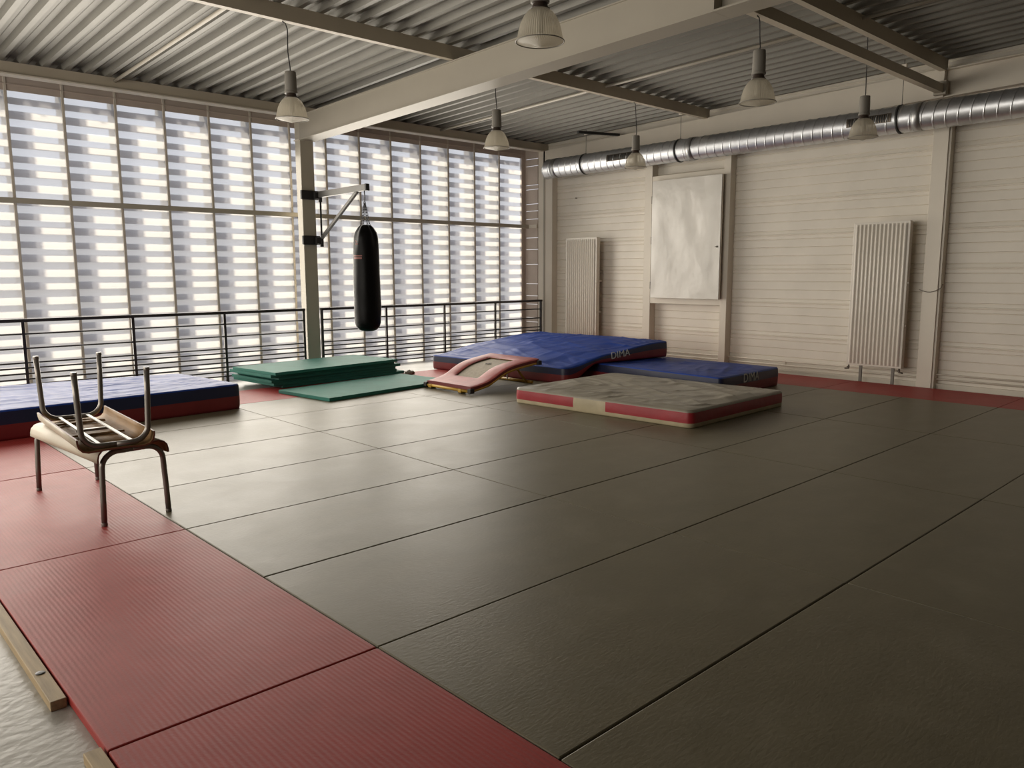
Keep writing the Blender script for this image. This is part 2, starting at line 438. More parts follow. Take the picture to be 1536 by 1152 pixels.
# ------------------------------------------------------------------ translucent facade
PW = 0.5993; X0 = 0.587
PITCH = 0.168; ZS0 = 3.505
skin_me = None
def window(n, k):
    xa = X0 + PW*k; xb = xa + PW
    bm = BM()
    # skin, normal to the room, gently folded between slat lines like profiled sheet
    vs = [bm.verts.new(p) for p in ((xa, YG, -0.75), (xb, YG, -0.75), (xb, YG, 4.1), (xa, YG, 4.1))]
    bm.faces.new(vs)
    w = struct('window_%d' % n, bm, M['skin'])
    bm = BM()
    i = 0
    while ZS0 - PITCH*i > -0.7:
        z = ZS0 - PITCH*i
        hh = 0.084 + (0.010 if i % 2 else -0.006)
        z += (0.004 if i % 2 else -0.003)
        bm.faces.new([bm.verts.new(p) for p in ((xa+0.006, YG+0.083, z-hh/2), (xb-0.006, YG+0.083, z-hh/2), (xb-0.006, YG+0.083, z+hh/2), (xa+0.006, YG+0.083, z+hh/2))]); i += 1
    obj('louvre_slats', bm, M['slat'], w)
    bm = BM(); box(bm, xa-0.005, xa+0.005, YG+0.03, YG+0.36, -0.75, 4.1); obj('outer_fin', bm, M['fin'], w)
    bm = BM(); box(bm, xa-0.016, xa+0.016, YG-0.022, YG-0.004, -0.75, 4.1, bevel=0.003, seg=1); obj('mullion', bm, M['mullion'], w)
    bm = BM()
    box(bm, xa+0.004, xb-0.004, YG-0.014, YG-0.006, 3.60, 4.1); box(bm, xa+0.004, xb-0.004, YG-0.024, YG-0.014, 3.672, 3.682)
    obj('header_panel', bm, M['header'], w)
for n, k in enumerate(range(-9, 14)): window(n+1, k)
bm = BM(); box(bm, XL, 9.05, 6.36, 6.42, 2.30, 2.362, bevel=0.004, seg=1); trim(bm, M['column'])
bm = BM(); box(bm, X0+PW*14-0.02, 9.075, YG-0.02, YG+0.05, -0.75, 4.1); trim(bm, M['header'])
bm = BM(); box(bm, 9.02, 9.05, 6.15, 6.42, 2.30, 2.362); trim(bm, M['trim'])

# ------------------------------------------------------------------ railings
def railing(xs, xa, xb, label):
    t = thing('railing', label, 'railing', ((xa+xb)/2, 6.0, ZC))
    ox = (xa+xb)/2; oy = 6.0
    def L(bm):
        for v in bm.verts: v.co -= Vector((ox, oy, ZC))
        return bm
    bm = BM(); box(bm, xa, xb, 5.975, 6.025, 0.918, 0.956, bevel=0.004, seg=1); obj('handrail', L(bm), M['railing'], t)
    for x in xs:
        bm = BM(); box(bm, x-0.017, x+0.017, 5.985, 6.015, ZC, 0.918); box(bm, x-0.05, x+0.05, 5.96, 6.04, ZC, ZC+0.008); obj('post', L(bm), M['railing'], t)
    for z in (0.78, 0.612, 0.443, 0.382, 0.316, 0.252, 0.190, 0.125, 0.065):
        bm = BM(); tube(bm, [(xa+0.01, 6.0, z), (xb-0.01, 6.0, z)], 0.0105, 8); obj('rail', L(bm), M['railing'], t)
railing([-4.35, -3.15, -1.95, -0.75, 0.453, 1.66, 2.845, 4.035], -5.15, 4.055, 'dark steel railing with thin horizontal bars in the left window bay')
railing([4.335, 5.484, 6.663, 7.823, 8.985], 4.315, 9.01, 'dark steel railing with thin horizontal bars in the right window bay')

# ------------------------------------------------------------------ crash mats
def fbm(x, y, s, seed): return noise.noise(Vector((x*s+seed*7.3, y*s-seed*3.1, seed*1.7)))
def crash_mat(name, label, cat, Q, ztop, zbot, bands, top_m, seed, wr=0.010, rc=0.07, n=100, top_name='top_cover', edge=0.018, group=None, wdir=(1, 0.35)):
    """Q: four (x,y) corners counter-clockwise; bands: (f0, f1, material, name) down the side (0 top, 1 bottom)"""
    c = [Vector((q[0], q[1], 0)) for q in Q]
    ctr = (c[0]+c[1]+c[2]+c[3])/4
    t = thing(name, label, cat, (ctr.x, ctr.y, 0.0), group=group)
    W = ((c[1]-c[0]).length + (c[2]-c[3]).length)/2; H = ((c[3]-c[0]).length + (c[2]-c[1]).length)/2
    def xy(u, v):
        a, b = u*W, v*H
        ca = min(max(a, rc), W-rc); cb = min(max(b, rc), H-rc)
        da, db = a-ca, b-cb
        if abs(da) > 1e-9 and abs(db) > 1e-9:
            l = math.hypot(da, db); mxx = max(abs(da), abs(db))
            da, db = da/l*mxx, db/l*mxx
        u2, v2 = (ca+da)/W, (cb+db)/H
        p = c[0]*(1-u2)*(1-v2) + c[1]*u2*(1-v2) + c[2]*u2*v2 + c[3]*(1-u2)*v2
        return p - ctr
    def zt(u, v):
        e = min(u*W, (1-u)*W, v*H, (1-v)*H)
        z = ztop(u, v)
        w = min(1, e/0.12)
        x, y = u*W, v*H
        q = x*wdir[1]-y*wdir[0]; pq = x*wdir[0]+y*wdir[1]
        n1 = 1-abs(fbm(pq*0.7, q*3.2, 1.0, seed))*2
        n2 = fbm(x, y, 1.3, seed+2)
        n3 = 1-abs(fbm(q*0.8, pq*4.0, 1.2, seed+5))*2
        z += wr*w*(0.55*max(0, n1-0.45)*1.8 + 0.7*n2 + 0.5*max(0, n3-0.55)*1.8)
        n4 = fbm(pq*1.1, q*5.5, 1.0, seed+13); n5 = fbm(q*1.3+0.4*pq, pq*3.6, 1.0, seed+17)
        z += wr*w*(0.9*max(0, 1-abs(n4)*7)*max(0, n2+0.25) + 0.8*max(0, 1-abs(n5)*6)*max(0, 0.3-n2))
        if e < edge: z -= edge*(1-math.sqrt(max(0, 1-(1-e/edge)**2)))*0.8
        return z
    ticks = [0, 0.004, 0.012] + [0.02 + 0.96*i/(n-6) for i in range(n-5)] + [0.988, 0.996, 1]
    m_ = len(ticks)
    bm = BM(); G = [[None]*m_ for _ in range(m_)]
    for i, u in enumerate(ticks):
        for j, v in enumerate(ticks):
            p = xy(u, v); G[i][j] = bm.verts.new((p.x, p.y, zt(u, v)))
    for i in range(m_-1):
        for j in range(m_-1):
            f = bm.faces.new((G[i][j], G[i+1][j], G[i+1][j+1], G[i][j+1])); f.smooth = True
    obj(top_name, bm, top_m, t, smooth=True)
    per = [(u, 0.0) for u in ticks[:-1]] + [(1.0, v) for v in ticks[:-1]] + [(u, 1.0) for u in ticks[:0:-1]] + [(0.0, v) for v in ticks[:0:-1]]
    for f0, f1, mm, nm in bands:
        bm = BM(); rows = []
        K = 5
        sel = mm if callable(mm) else None
        for r in range(K+1):
            f = f0 + (f1-f0)*r/K; row = []
            for (u, v) in per:
                p = xy(u, v); z0, z1 = zt(u, v), zbot(u, v)
                d = Vector((p.x, p.y, 0)).normalized()
                bul = 0.006*math.sin(PI*f) + 0.004*fbm(u*5+v*3, f*1.5, 1.0, seed+9)*math.sin(PI*min(1, max(0, f)))
                if f >= 0.999: bul = -0.004
                p = p + d*bul
                row.append(bm.verts.new((p.x, p.y, z0 + (z1-z0)*f)))
            rows.append(row)
        N_ = len(per)
        for r in range(K):
            for i in range(N_):
                k = (i+1) % N_
                f = bm.faces.new((rows[r][i], rows[r+1][i], rows[r+1][k], rows[r][k])); f.smooth = True
                if sel: f.material_index = sel(per[i])
        if f1 >= 0.999: bm.faces.new(rows[-1][::-1])
        bmesh.ops.recalc_face_normals(bm, faces=bm.faces)
        if sel: obj(nm, bm, None, t, smooth=True, mats=[M['bright_red'], M['cream_vinyl']])
        else: obj(nm, bm, mm, t, smooth=True)
    return t, xy, zt, ctr

def side_text(t, ctr, p0, p1, z, body, size, tilt=0.0):
    """lettering lying on a vertical side running p0 -> p1 (left to right as read)"""
    p0, p1 = Vector((*p0, 0)), Vector((*p1, 0)); d = (p1-p0).normalized(); nrm = Vector((d.y, -d.x, 0))
    mid = (p0+p1)/2 - ctr + nrm*0.0105 + Vector((0, 0, z))
    d2 = (d*math.cos(tilt) + Vector((0, 0, 1))*math.sin(tilt)); up = nrm.cross(d2)*-1
    up = d2.cross(nrm)*-1
    up = nrm.cross(d2)
    R = Matrix((d2, up, nrm)).transposed().to_4x4()
    text_mesh('lettering', body, size, 0.0015, M['letter'], t, Matrix.Translation(mid) @ R, spacing=1.05)

# low blue mat on the floor under the lifted one
C_Q = [(6.41, 0.46), (7.88, 0.50), (7.88, 2.95), (6.56, 2.95)]
tC, xyC, ztC, ctrC = crash_mat('crash_mat', 'low blue and red crash mat under the raised end of the bigger blue mat', 'crash mat', C_Q,
    lambda u, v: 0.235, lambda u, v: 0.001, [(0.0, 0.45, M['navy_band'], 'navy_band'), (0.45, 1.0, M['red_vinyl'], 'red_side')], M['blue_vinyl'], 3, wr=0.012)
side_text(tC, ctrC, (6.88, 0.475), (7.36, 0.49), 0.176, 'DIMA', 0.155)
# big bent mat
def smooth(a, b, x):
    t_ = min(1, max(0, (x-a)/(b-a))); return t_*t_*(3-2*t_)
A_Q = [(5.93, 2.52), (7.74, 2.16), (7.66, 4.72), (5.70, 5.12)]
def a_top(u, v):
    x = u*1.85
    return 0.215 + 0.13*smooth(0.05, 0.75, x) + 0.135*smooth(0.5, 1.75, x) + 0.012*math.sin(PI*v)*smooth(0, .5, u)
def a_bot(u, v):
    x = u*1.85
    return 0.001 + 0.245*smooth(0.06, 0.58, x) + 0.015*smooth(0.58, 1.8, x)
tA, xyA, ztA, ctrA = crash_mat('crash_mat', 'large blue and red crash mat bent up at one end, behind the small trampoline', 'crash mat', A_Q, a_top, a_bot,
    [(0.0, 0.42, M['navy_band'], 'navy_band'), (0.42, 1.0, M['red_vinyl'], 'red_side')], M['blue_vinyl'], 11, wr=0.020, wdir=(1, -0.25), n=110)
def onA(u): 
    p = Vector((5.93+u*1.81, 2.52-u*0.36, 0)); return (p.x, p.y)
side_text(tA, ctrA, onA(0.385), onA(0.635), 0.345, 'DIMA', 0.135, tilt=0.11)
# grey mat with red sides
G_Q = [(4.60, -0.36), (6.43, -0.33), (6.29, 2.00), (4.45, 1.92)]
def g_sel(uv):
    u, v = uv
    return 1 if (u < 0.001 and 0.445 < v < 0.625) else 0
crash_mat('crash_mat', 'grey-topped crash mat with bright red sides and cream base in front of the blue ones', 'crash mat', G_Q,
    lambda u, v: 0.172 + 0.006*math.sin(PI*u)*math.sin(PI*v), lambda u, v: 0.001, [(0.0, 0.06, M['grey_vinyl'], 'piping'), (0.06, 0.72, g_sel, 'red_side'), (0.72, 1.0, M['cream_vinyl'], 'cream_base')], M['grey_vinyl'], 23, wr=0.021, wdir=(0.4, 1))
# left blue mat
L_Q = [(-1.10, 3.52), (2.02, 3.72), (1.87, 5.14), (-1.05, 5.55)]
crash_mat('crash_mat', 'blue and red crash mat at far left below the railing, behind the stacked stools', 'crash mat', L_Q,
    lambda u, v: 0.275, lambda u, v: 0.001, [(0.0, 0.45, M['navy_band'], 'navy_band'), (0.45, 1.0, M['red_vinyl'], 'red_side')], M['blue_vinyl'], 31, wr=0.013, wdir=(1, 0.06), n=110)

# ------------------------------------------------------------------ green exercise mats
def green_bm(w, d, h):
    bm = BM(); box(bm, 0, w, 0, d, 0, h, bevel=0.004, seg=2)
    return bm
def green(x, y, z, rz, label, w=2.02, d=1.02, h=0.036, bend=0.0):
    bm = green_bm(w, d, h)
    o = obj('exercise_mat', bm, M['green'])
    o.location = (x, y, z); o.rotation_euler = (0, 0, rz)
    tag(o, label, 'exercise mat', 'green exercise mats')
green(2.94, 3.43, 0.001, math.radians(7.0), 'green exercise mat lying alone on the floor beside the small trampoline', h=0.042)
st = [(3.06, 4.81, 4.2, 'bottom sheet'), (2.93, 4.79, 4.8, 'second sheet from the bottom'), (2.90, 4.79, 4.4, 'third sheet from the bottom'),
      (2.98, 4.75, 5.2, 'third sheet from the top'), (2.86, 4.72, 5.4, 'second sheet from the top'), (2.88, 4.63, 6.3, 'top sheet')]
for i, (x, y, rz, w) in enumerate(st):
    green(x, y, 0.001+0.0388*i, math.radians(rz), 'green exercise mat, %s of the stack by the window column' % w, h=0.0378)

# ------------------------------------------------------------------ mini trampoline
TX = [(4.42, 0.085), (4.55, 0.095), (4.76, 0.135), (4.92, 0.21), (5.06, 0.265), (5.20, 0.292), (5.33, 0.308), (5.5, 0.325), (5.66, 0.340)]
def tz(x):
    for (a, za), (b, zb) in zip(TX, TX[1:]):
        if x <= b:
            return za + (zb-za)*max(0, (x-a)/(b-a))
    return TX[-1][1]
def tzs(x): return (tz(x-0.06)+2*tz(x)+tz(x+0.06))/4
t = thing('mini_trampoline', 'small red padded trampoline with yellow frame in front of the bent blue mat', 'trampoline', (5.0, 3.15, 0))
OT = Vector((5.0, 3.15, 0))
def edge_y(x):  # near and far side, slightly skewed
    f = (x-4.42)/1.24
    return 2.68+0.04*f, 3.56+0.16*f
xs = [4.44+1.21*i/31 for i in range(32)]
vt = [0, 0.02, 0.06, 0.15, 0.24, 0.29, 0.77, 0.81, 0.88, 0.94, 0.98, 1]
hx = (4.76, 5.46)
def pad_z(x, v):
    e = min(v, 1-v); return tzs(x) + 0.012*(1-max(0, 1-e/0.05)**2) - (0.015 if 0.28 < v < 0.78 and hx[0] < x < hx[1] else 0)
bm = BM(); G = []
for x in xs:
    y0, y1 = edge_y(x); G.append([bm.verts.new((x-OT.x, y0+(y1-y0)*v-OT.y, pad_z(x, v))) for v in vt])
Gb = [[bm.verts.new((vv.co.x, vv.co.y, vv.co.z-0.035)) for vv in (row[0], row[-1])] for row in G]
for i in range(len(xs)-1):
    xm = (xs[i]+xs[i+1])/2
    for j in range(len(vt)-1):
        if hx[0] < xm < hx[1] and 4 < j+0.5 < 7 and 5 <= j <= 5: continue
        f = bm.faces.new((G[i][j], G[i+1][j], G[i+1][j+1], G[i][j+1])); f.smooth = True
    for s, j in ((0, 0), (1, -1)):
        f = bm.faces.new((G[i][j], G[i+1][j], Gb[i+1][s], Gb[i][s])); f.material_index = 1
for i in (0, -1):
    f = bm.faces.new(G[i] + [Gb[i][1], Gb[i][0]]); f.material_index = 1
bmesh.ops.recalc_face_normals(bm, faces=bm.faces)
obj('pad', bm, None, t, mats=[M['pad_red'], M['pad_side']], smooth=True, auto=22)
bm = BM(); G = []
for x in [4.60+0.86*i/16 for i in range(17)]:
    y0, y1 = edge_y(x); G.append([bm.verts.new((x-OT.x, y0+(y1-y0)*v-OT.y, tzs(x)-0.02)) for v in (0.15, 0.5, 0.85)])
for i in range(16):
    for j in range(2): bm.faces.new((G[i][j], G[i+1][j], G[i+1][j+1], G[i][j+1]))
# stitched cross
xc, yc = 5.20, 3.22
bar(bm, (xc-0.06-OT.x, yc-OT.y, tzs(xc)-0.017), (xc+0.06-OT.x, yc-OT.y, tzs(xc)-0.012), 0.012, 0.003, mi=1)
bar(bm, (xc-OT.x, yc-0.06-OT.y, tzs(xc)-0.0155), (xc-OT.x, yc+0.06-OT.y, tzs(xc)-0.0155), 0.012, 0.003, mi=1)
obj('bed', bm, None, t, mats=[M['bed'], M['rubber']])
# yellow frame
bm = BM()
for s in (0, 1):
    pts = [(x-OT.x, (edge_y(x)[s] + (0.015 if s == 0 else -0.015))-OT.y, tzs(x)-0.048) for x in xs[::2]+[xs[-1]]]
    tube(bm, pts, 0.018, 10)
for x in (4.435, 5.645):
    tube(bm, [(x-OT.x, edge_y(x)[0]+0.01-OT.y, tzs(x)-0.048), (x-OT.x, edge_y(x)[1]-0.01-OT.y, tzs(x)-0.048)], 0.018, 10)
obj('frame', bm, M['yellow'], t)
for y in (2.87, 3.47):
    bm = BM(); box(bm, 4.41-OT.x, 4.50-OT.x, y-0.03-OT.y, y+0.03-OT.y, 0.012, 0.055, bevel=0.005, seg=1)
    f = obj('front_foot', bm, M['yellow'], t)
    bm = BM(); box(bm, 4.415-OT.x, 4.495-OT.x, y-0.026-OT.y, y+0.026-OT.y, 0.001, 0.012); obj('rubber_sole', bm, M['rubber'], f)
for s in (0, 1):
    y = (2.93, 3.60)[s]
    bm = BM(); tube(bm, [(5.40-OT.x, y-OT.y, tzs(5.4)-0.05), (5.62-OT.x, y-OT.y, 0.022)], 0.015, 10); obj('rear_leg', bm, M['yellow'], t)
bm = BM(); tube(bm, [(5.66-OT.x, 2.86-OT.y, 0.021), (5.64-OT.x, 3.66-OT.y, 0.021)], 0.0195, 10); obj('base_bar', bm, M['yellow'], t)
bm = BM(); bar(bm, (5.52-OT.x, 3.2-OT.y, 0.04), (5.52-OT.x, 3.2-OT.y, 0.25), 0.02, 0.01, up=(1, 0, 0)); obj('spring_strut', bm, M['white_bar'], t)
for (x, s) in ((4.44, 0), (4.44, 1), (5.64, 0), (5.64, 1)):
    y = edge_y(x)[s]
    bm = BM(); box(bm, x-0.035-OT.x, x+0.035-OT.x, y-0.03-OT.y, y+0.03-OT.y, tzs(x)-0.072, tzs(x)-0.012, bevel=0.008, seg=2); obj('corner_bumper', bm, M['rubber'], t)

# ------------------------------------------------------------------ stools
def make_stool():
    t = thing('stool', 'x', 'stool')
    Lh, Wd, Hs = 0.565, 0.179, 0.435         # half length, half leg spacing, tube centre height at the top
    # seat: sheet curved down at both long sides
    hp = [(0.201, 0.382), (0.200, 0.405), (0.194, 0.430), (0.177, 0.449), (0.150, 0.457), (0.09, 0.454)]
    prof = [(-x, z) for x, z in hp] + [(0, 0.452)] + hp[::-1]
    bm = BM(); th = 0.010; n = len(prof); rows = []
    for y in (-0.588, -0.2, 0.2, 0.588):
        top = []; bot = []
        for i, (x, z) in enumerate(prof):
            x0_, z0_ = prof[max(0, i-1)]; x1_, z1_ = prof[min(n-1, i+1)]
            d = math.hypot(x1_-x0_, z1_-z0_); nx, nz = -(z1_-z0_)/d, (x1_-x0_)/d
            top.append(bm.verts.new((x+nx*th, y, z+nz*th))); bot.append(bm.verts.new((x, y, z)))
        rows.append((top, bot))
    for k in range(3):
        (a, b), (c_, d_) = rows[k], rows[k+1]
        for i in range(n-1):
            f = bm.faces.new((a[i], a[i+1], c_[i+1], c_[i])); f.smooth = True; f.material_index = 0
            f = bm.faces.new((b[i+1], b[i], d_[i], d_[i+1])); f.smooth = True; f.material_index = 1
        for i in (0, n-1):
            f = bm.faces.new((a[i], b[i], d_[i], c_[i])); f.material_index = 2
    for k in (0, 3):
        a, b = rows[k]
        for i in range(n-1):
            f = bm.faces.new((a[i], b[i], b[i+1], a[i+1])); f.material_index = 2
    bmesh.ops.recalc_face_normals(bm, faces=bm.faces)
    obj('seat', bm, None, t, mats=[M['laminate'], M['ply'], M['ply_edge']])
    R = 0.085
    for sy in (-1, 1):
        for sx in (-1, 1):
            y = sy*Lh
            pts = [(sx*0.0, y, Hs), (sx*(Wd-R-0.01), y, Hs)]
            for k in range(1, 8):
                a_ = PI/2*k/7; pts.append((sx*(Wd-R+R*math.sin(a_)-0.01*(1-k/7)), y, Hs-R+R*math.cos(a_)))
            pts += [(sx*(Wd+0.008), y+sy*0.004, 0.15), (sx*(Wd+0.012), y+sy*0.006, 0.004)]
            bm = BM(); tube(bm, pts, 0.0165, 12); g = obj('leg', bm, M['steel_tube'], t)
            bm = BM(); lathe(bm, [(0.0170, 0.0), (0.0178, 0.002), (0.0178, 0.018), (0.0170, 0.020)], (sx*(Wd+0.012), y+sy*0.006, 0), 12, True, True); obj('rubber_foot', bm, M['steel_tube'], g)
    for sx in (-1, 1):
        bm = BM(); box(bm, sx*0.085-0.010, sx*0.085+0.010, -Lh, Lh, Hs-0.011, Hs-0.005); obj('rail', bm, M['white_bar'], t)
    bm = BM(); box(bm, -0.095, 0.095, -0.012, 0.012, Hs-0.008, Hs+0.008); obj('cross_bar', bm, M['steel_tube'], t)
    for yy in (-0.12, 0.36):
        bm = BM(); box(bm, -0.15, 0.15, yy-0.018, yy+0.018, 0.436, 0.449); obj('batten', bm, M['ply'], t)
    return t
s0 = make_stool(); s1 = copy_tree(s0)
s0['label'] = 'upright low stool with cream laminate seat standing on the red and grey mats'
s0['group'] = s1['group'] = 'stacked stools'
s1['label'] = 'upside-down stool with legs in the air, lying on the upright stool'
s0.location = (-0.183, 0.972, 0.0); s0.rotation_euler = (0, 0, math.radians(4.6))
s1.location = (-0.225, 0.865, 0.934); s1.rotation_euler = (0, PI, math.radians(-3.0))

# ------------------------------------------------------------------ wooden battens beside the mats
def batten(y0, y1, label, ring=None):
    t = thing('wooden_batten', label, 'batten', (-1.032, (y0+y1)/2, ZC)); yc = (y0+y1)/2
    bm = BM(); box(bm, -0.026, 0.026, y0-yc, y1-yc, 0.0, 0.037, bevel=0.002, seg=1); obj('beam', bm, M['wood'], t)
    if ring:
        bm = BM(); lathe(bm, [(0.007, 0.0365), (0.016, 0.0365), (0.0165, 0.039), (0.007, 0.039)], (0, ring-yc, 0), 20, False, True)
        for v in bm.verts: pass
        obj('bolt_washer', bm, M['chain'], t)
batten(-1.555, 1.4, 'long pale wooden batten lying on the concrete along the red mats', ring=-1.30)
batten(-3.9, -1.955, 'wooden batten at the bottom left picture edge, nearer the camera', ring=-2.9)

# ------------------------------------------------------------------ punching bag and bracket
t = thing('punching_bag', 'black leather punching bag hanging from a chain by the window', 'punching bag', (4.41, 4.86, 0.66))
prof = [(0.0, 0.0), (0.07, 0.004), (0.125, 0.025), (0.165, 0.07), (0.182, 0.12), (0.188, 0.25), (0.186, 0.6), (0.180, 0.95), (0.173, 1.18), (0.166, 1.30), (0.150, 1.36), (0.105, 1.43), (0.075, 1.46), (0.04, 1.465), (0.0, 1.462)]
bm = BM(); seg = 48
fine = []
for (r0, z0), (r1, z1) in zip(prof, prof[1:]):
    k = max(1, int(abs(z1-z0)/0.05)+1)
    fine += [(r0+(r1-r0)*i/k, z0+(z1-z0)*i/k) for i in range(k)]
fine[0] = (0.001, 0.0); fine.append((0.001, prof[-1][1]))
lathe(bm, fine, seg=seg)
for v in bm.verts:
    a_ = math.atan2(v.co.y, v.co.x); z = v.co.z
    k = smooth(1.05, 1.40, z)
    fold = math.cos(a_*3+0.6)*0.020*k + math.cos(a_*7)*0.008*k
    lump = 0.006*noise.noise(Vector((math.cos(a_)*1.5, math.sin(a_)*1.5, z*4)))
    r = math.hypot(v.co.x, v.co.y)
    if r > 0.01:
        s = (r+fold*(1 if r > 0.1 else r/0.1)+lump)/r; v.co.x *= s; v.co.y *= s
obj('bag_body', bm, M['bag'], t, smooth=True)
# faded printed bands on the window-left face
def bag_patch(name, a0, a1, z0, z1, m):
    bm = BM(); G = []
    for i in range(9):
        a_ = a0+(a1-a0)*i/8; row = []
        for z in (z0, z1):
            r = 0.1845 if z < 1.2 else 0.181
            row.append(bm.verts.new((r*math.cos(a_), r*math.sin(a_), z)))
        G.append(row)
    for i in range(8): bm.faces.new((G[i][0], G[i+1][0], G[i+1][1], G[i][1]))
    obj(name, bm, m, t)
vd = math.atan2(-4.52-4.86, -1.62-4.41)
bag_patch('printed_band', vd-1.15, vd-0.30, 1.035, 1.050, M['bag_print'])
bag_patch('printed_band', vd-1.10, vd-0.32, 0.998, 1.024, M['bag_print'])
for i, (a0, w, z, h_) in enumerate(((vd-0.88, 0.10, 1.245, 0.006), (vd-0.84, 0.14, 1.225, 0.010), (vd-0.88, 0.26, 1.195, 0.012))):
    bag_patch('printed_emblem', a0, a0+w, z, z+h_, M['bag_print'])
top = 1.46
for sx, sy in ((-1, -1), (1, 1), (-1, 1), (1, -1)):
    bm = BM(); a_ = Vector((sx*0.055, sy*0.03, top-0.015)); b_ = Vector((0, 0, 1.78)); n = 9
    for i in range(n):
        c_ = a_.lerp(b_, (i+0.5)/n); d_ = (b_-a_).normalized(); u_, v_ = frame_of(d_)
        w_ = u_ if i % 2 else v_; hl = (b_-a_).length/n*0.62
        pts = [c_ + d_*hl*math.cos(2*PI*k/12) + w_*0.011*math.sin(2*PI*k/12) for k in range(13)]
        tube(bm, pts, 0.0035, 6, cap=False)
    obj('hanging_chain', bm, M['chain'], t)
bm = BM(); tube(bm, [(0, 0, 1.78), (0.004, 0.0, 1.84), (0, 0, 1.90), (0, 0, 1.925)], 0.008, 8)
pts = [(0.022*math.cos(2*PI*k/16), 0.022*math.sin(2*PI*k/16)*0.64, 1.945+0.022*math.sin(2*PI*k/16)) for k in range(17)]
tube(bm, pts, 0.0045, 6, cap=False); obj('swivel_hook', bm, M['chain'], t)

t = thing('punching_bag_bracket', 'steel arm bracket with black clamps holding the punching bag on the column', 'bracket', (4.2, 5.98, 1.9))
O = Vector((4.2, 5.98, 1.9))
def Lc(bm, O=O):
    for v in bm.verts: v.co -= O
    return bm
for z0, z1 in ((2.525, 2.655), (1.88, 2.01)):
    bm = BM(); box(bm, 4.055, 4.335, 5.945, 5.998, z0, z1, bevel=0.012, seg=2); box(bm, 4.24, 4.35, 5.90, 5.95, z0+0.01, z1-0.02, bevel=0.01, seg=2)
    cl = obj('clamp', Lc(bm), M['rubber'], t)
    bm = BM(); tube(bm, [(4.335, 5.915, z0-0.03), (4.335, 5.915, z1-0.03)], 0.026, 12); obj('hinge_knuckle', Lc(bm), M['rubber'], cl)
bm = BM(); tube(bm, [(4.335, 5.915, 1.90), (4.335, 5.915, 2.56)], 0.014, 10); obj('pivot_rod', Lc(bm), M['rubber'], t)
bm = BM(); bar(bm, (4.32, 5.93, 2.60), (4.41, 4.80, 2.625), 0.055, 0.085); obj('arm', Lc(bm), M['alu'], t)
bm = BM(); bar(bm, (4.409, 4.805, 2.625), (4.412, 4.775, 2.6255), 0.058, 0.09); obj('end_cap', Lc(bm), M['rubber'], t)
bm = BM(); bar(bm, (4.335, 5.905, 1.98), (4.397, 5.02, 2.585), 0.04, 0.04); obj('brace', Lc(bm), M['alu'], t)

# ------------------------------------------------------------------ pendant lamps
def make_lamp():
    t = thing('pendant_lamp', 'x', 'pendant lamp')     # origin: bottom of the reflector
    bm = BM(); lathe(bm, [(0.152, 0.0), (0.155, 0.004), (0.152, 0.012), (0.146, 0.016), (0.138, 0.060), (0.124, 0.110), (0.104, 0.150), (0.082, 0.178), (0.064, 0.192), (0.058, 0.196)])
    obj('shade', bm, M['shade'], t, smooth=True)
    bm = BM(); lathe(bm, [(0.150, 0.006), (0.10, -0.006), (0.05, -0.016), (0.012, -0.028), (0.001, -0.029)], seg=40); obj('bottom_lens', bm, M['shade'], t, smooth=True)
    bm = BM(); tube(bm, [(0.153*math.cos(2*PI*k/40), 0.153*math.sin(2*PI*k/40), 0.003) for k in range(41)], 0.0035, 6, cap=False); obj('rim', bm, M['lamp_body'], t)
    bm = BM(); lathe(bm, [(0.001, 0.055), (0.022, 0.060), (0.030, 0.09), (0.026, 0.13), (0.018, 0.19)], seg=20); obj('bulb', bm, M['white_bar'], t, smooth=True)
    bm = BM(); lathe(bm, [(0.060, 0.196), (0.062, 0.200), (0.052, 0.206), (0.046, 0.226), (0.054, 0.232)], seg=24, cap1=True, cap0=True); obj('neck', bm, M['lamp_neck'], t, smooth=True, auto=40)
    bm = BM(); lathe(bm, [(0.054, 0.232), (0.060, 0.236), (0.060, 0.252), (0.056, 0.256), (0.055, 0.35), (0.052, 0.425), (0.050, 0.432), (0.010, 0.436)], seg=28, cap0=True, cap1=True); obj('ballast_housing', bm, M['lamp_body'], t, smooth=True, auto=40)
    return t
LP = [(2.13, 2.52, 'leftmost, in front of the front column', 3.785),
      (4.74, 2.52, 'just past the main beam', 3.785),
      (7.35, 2.52, 'in front of the far duct grille', 3.785),
      (2.068, -0.85, 'cut off by the top picture edge', 3.885),
      (4.74, -0.84, 'hanging from the low tie beam', 3.62),
      (7.20, -0.70, 'in front of the near duct grille', 4.03)]
l0 = make_lamp()
for i, (x, y, where, zt_) in enumerate(LP):
    o = l0 if i == 0 else copy_tree(l0)
    o.location = (x, y, 2.915); o['label'] = 'grey bell-shaped industrial pendant lamp, ' + where; o['group'] = 'pendant lamps'
lamps = [o for o in COL.objects if o.get('group') == 'pendant lamps']
for o, (x, y, w, zt_) in zip(lamps, LP):
    h0, h1 = 0.435, zt_-2.915
    bm = BM(); w1 = random.uniform(-0.02, 0.02)
    tube(bm, [(0, 0, h0), (0.004, w1*0.4, h0+0.03), (-0.012, w1*0.6, h0+(h1-h0)*0.4), (-0.014, -w1*0.3, h0+(h1-h0)*0.85), (-0.03, 0, h1-0.012), (-0.06, 0, h1-0.002)], 0.0055, 6)
    obj('cord', bm, M['cord'], o)

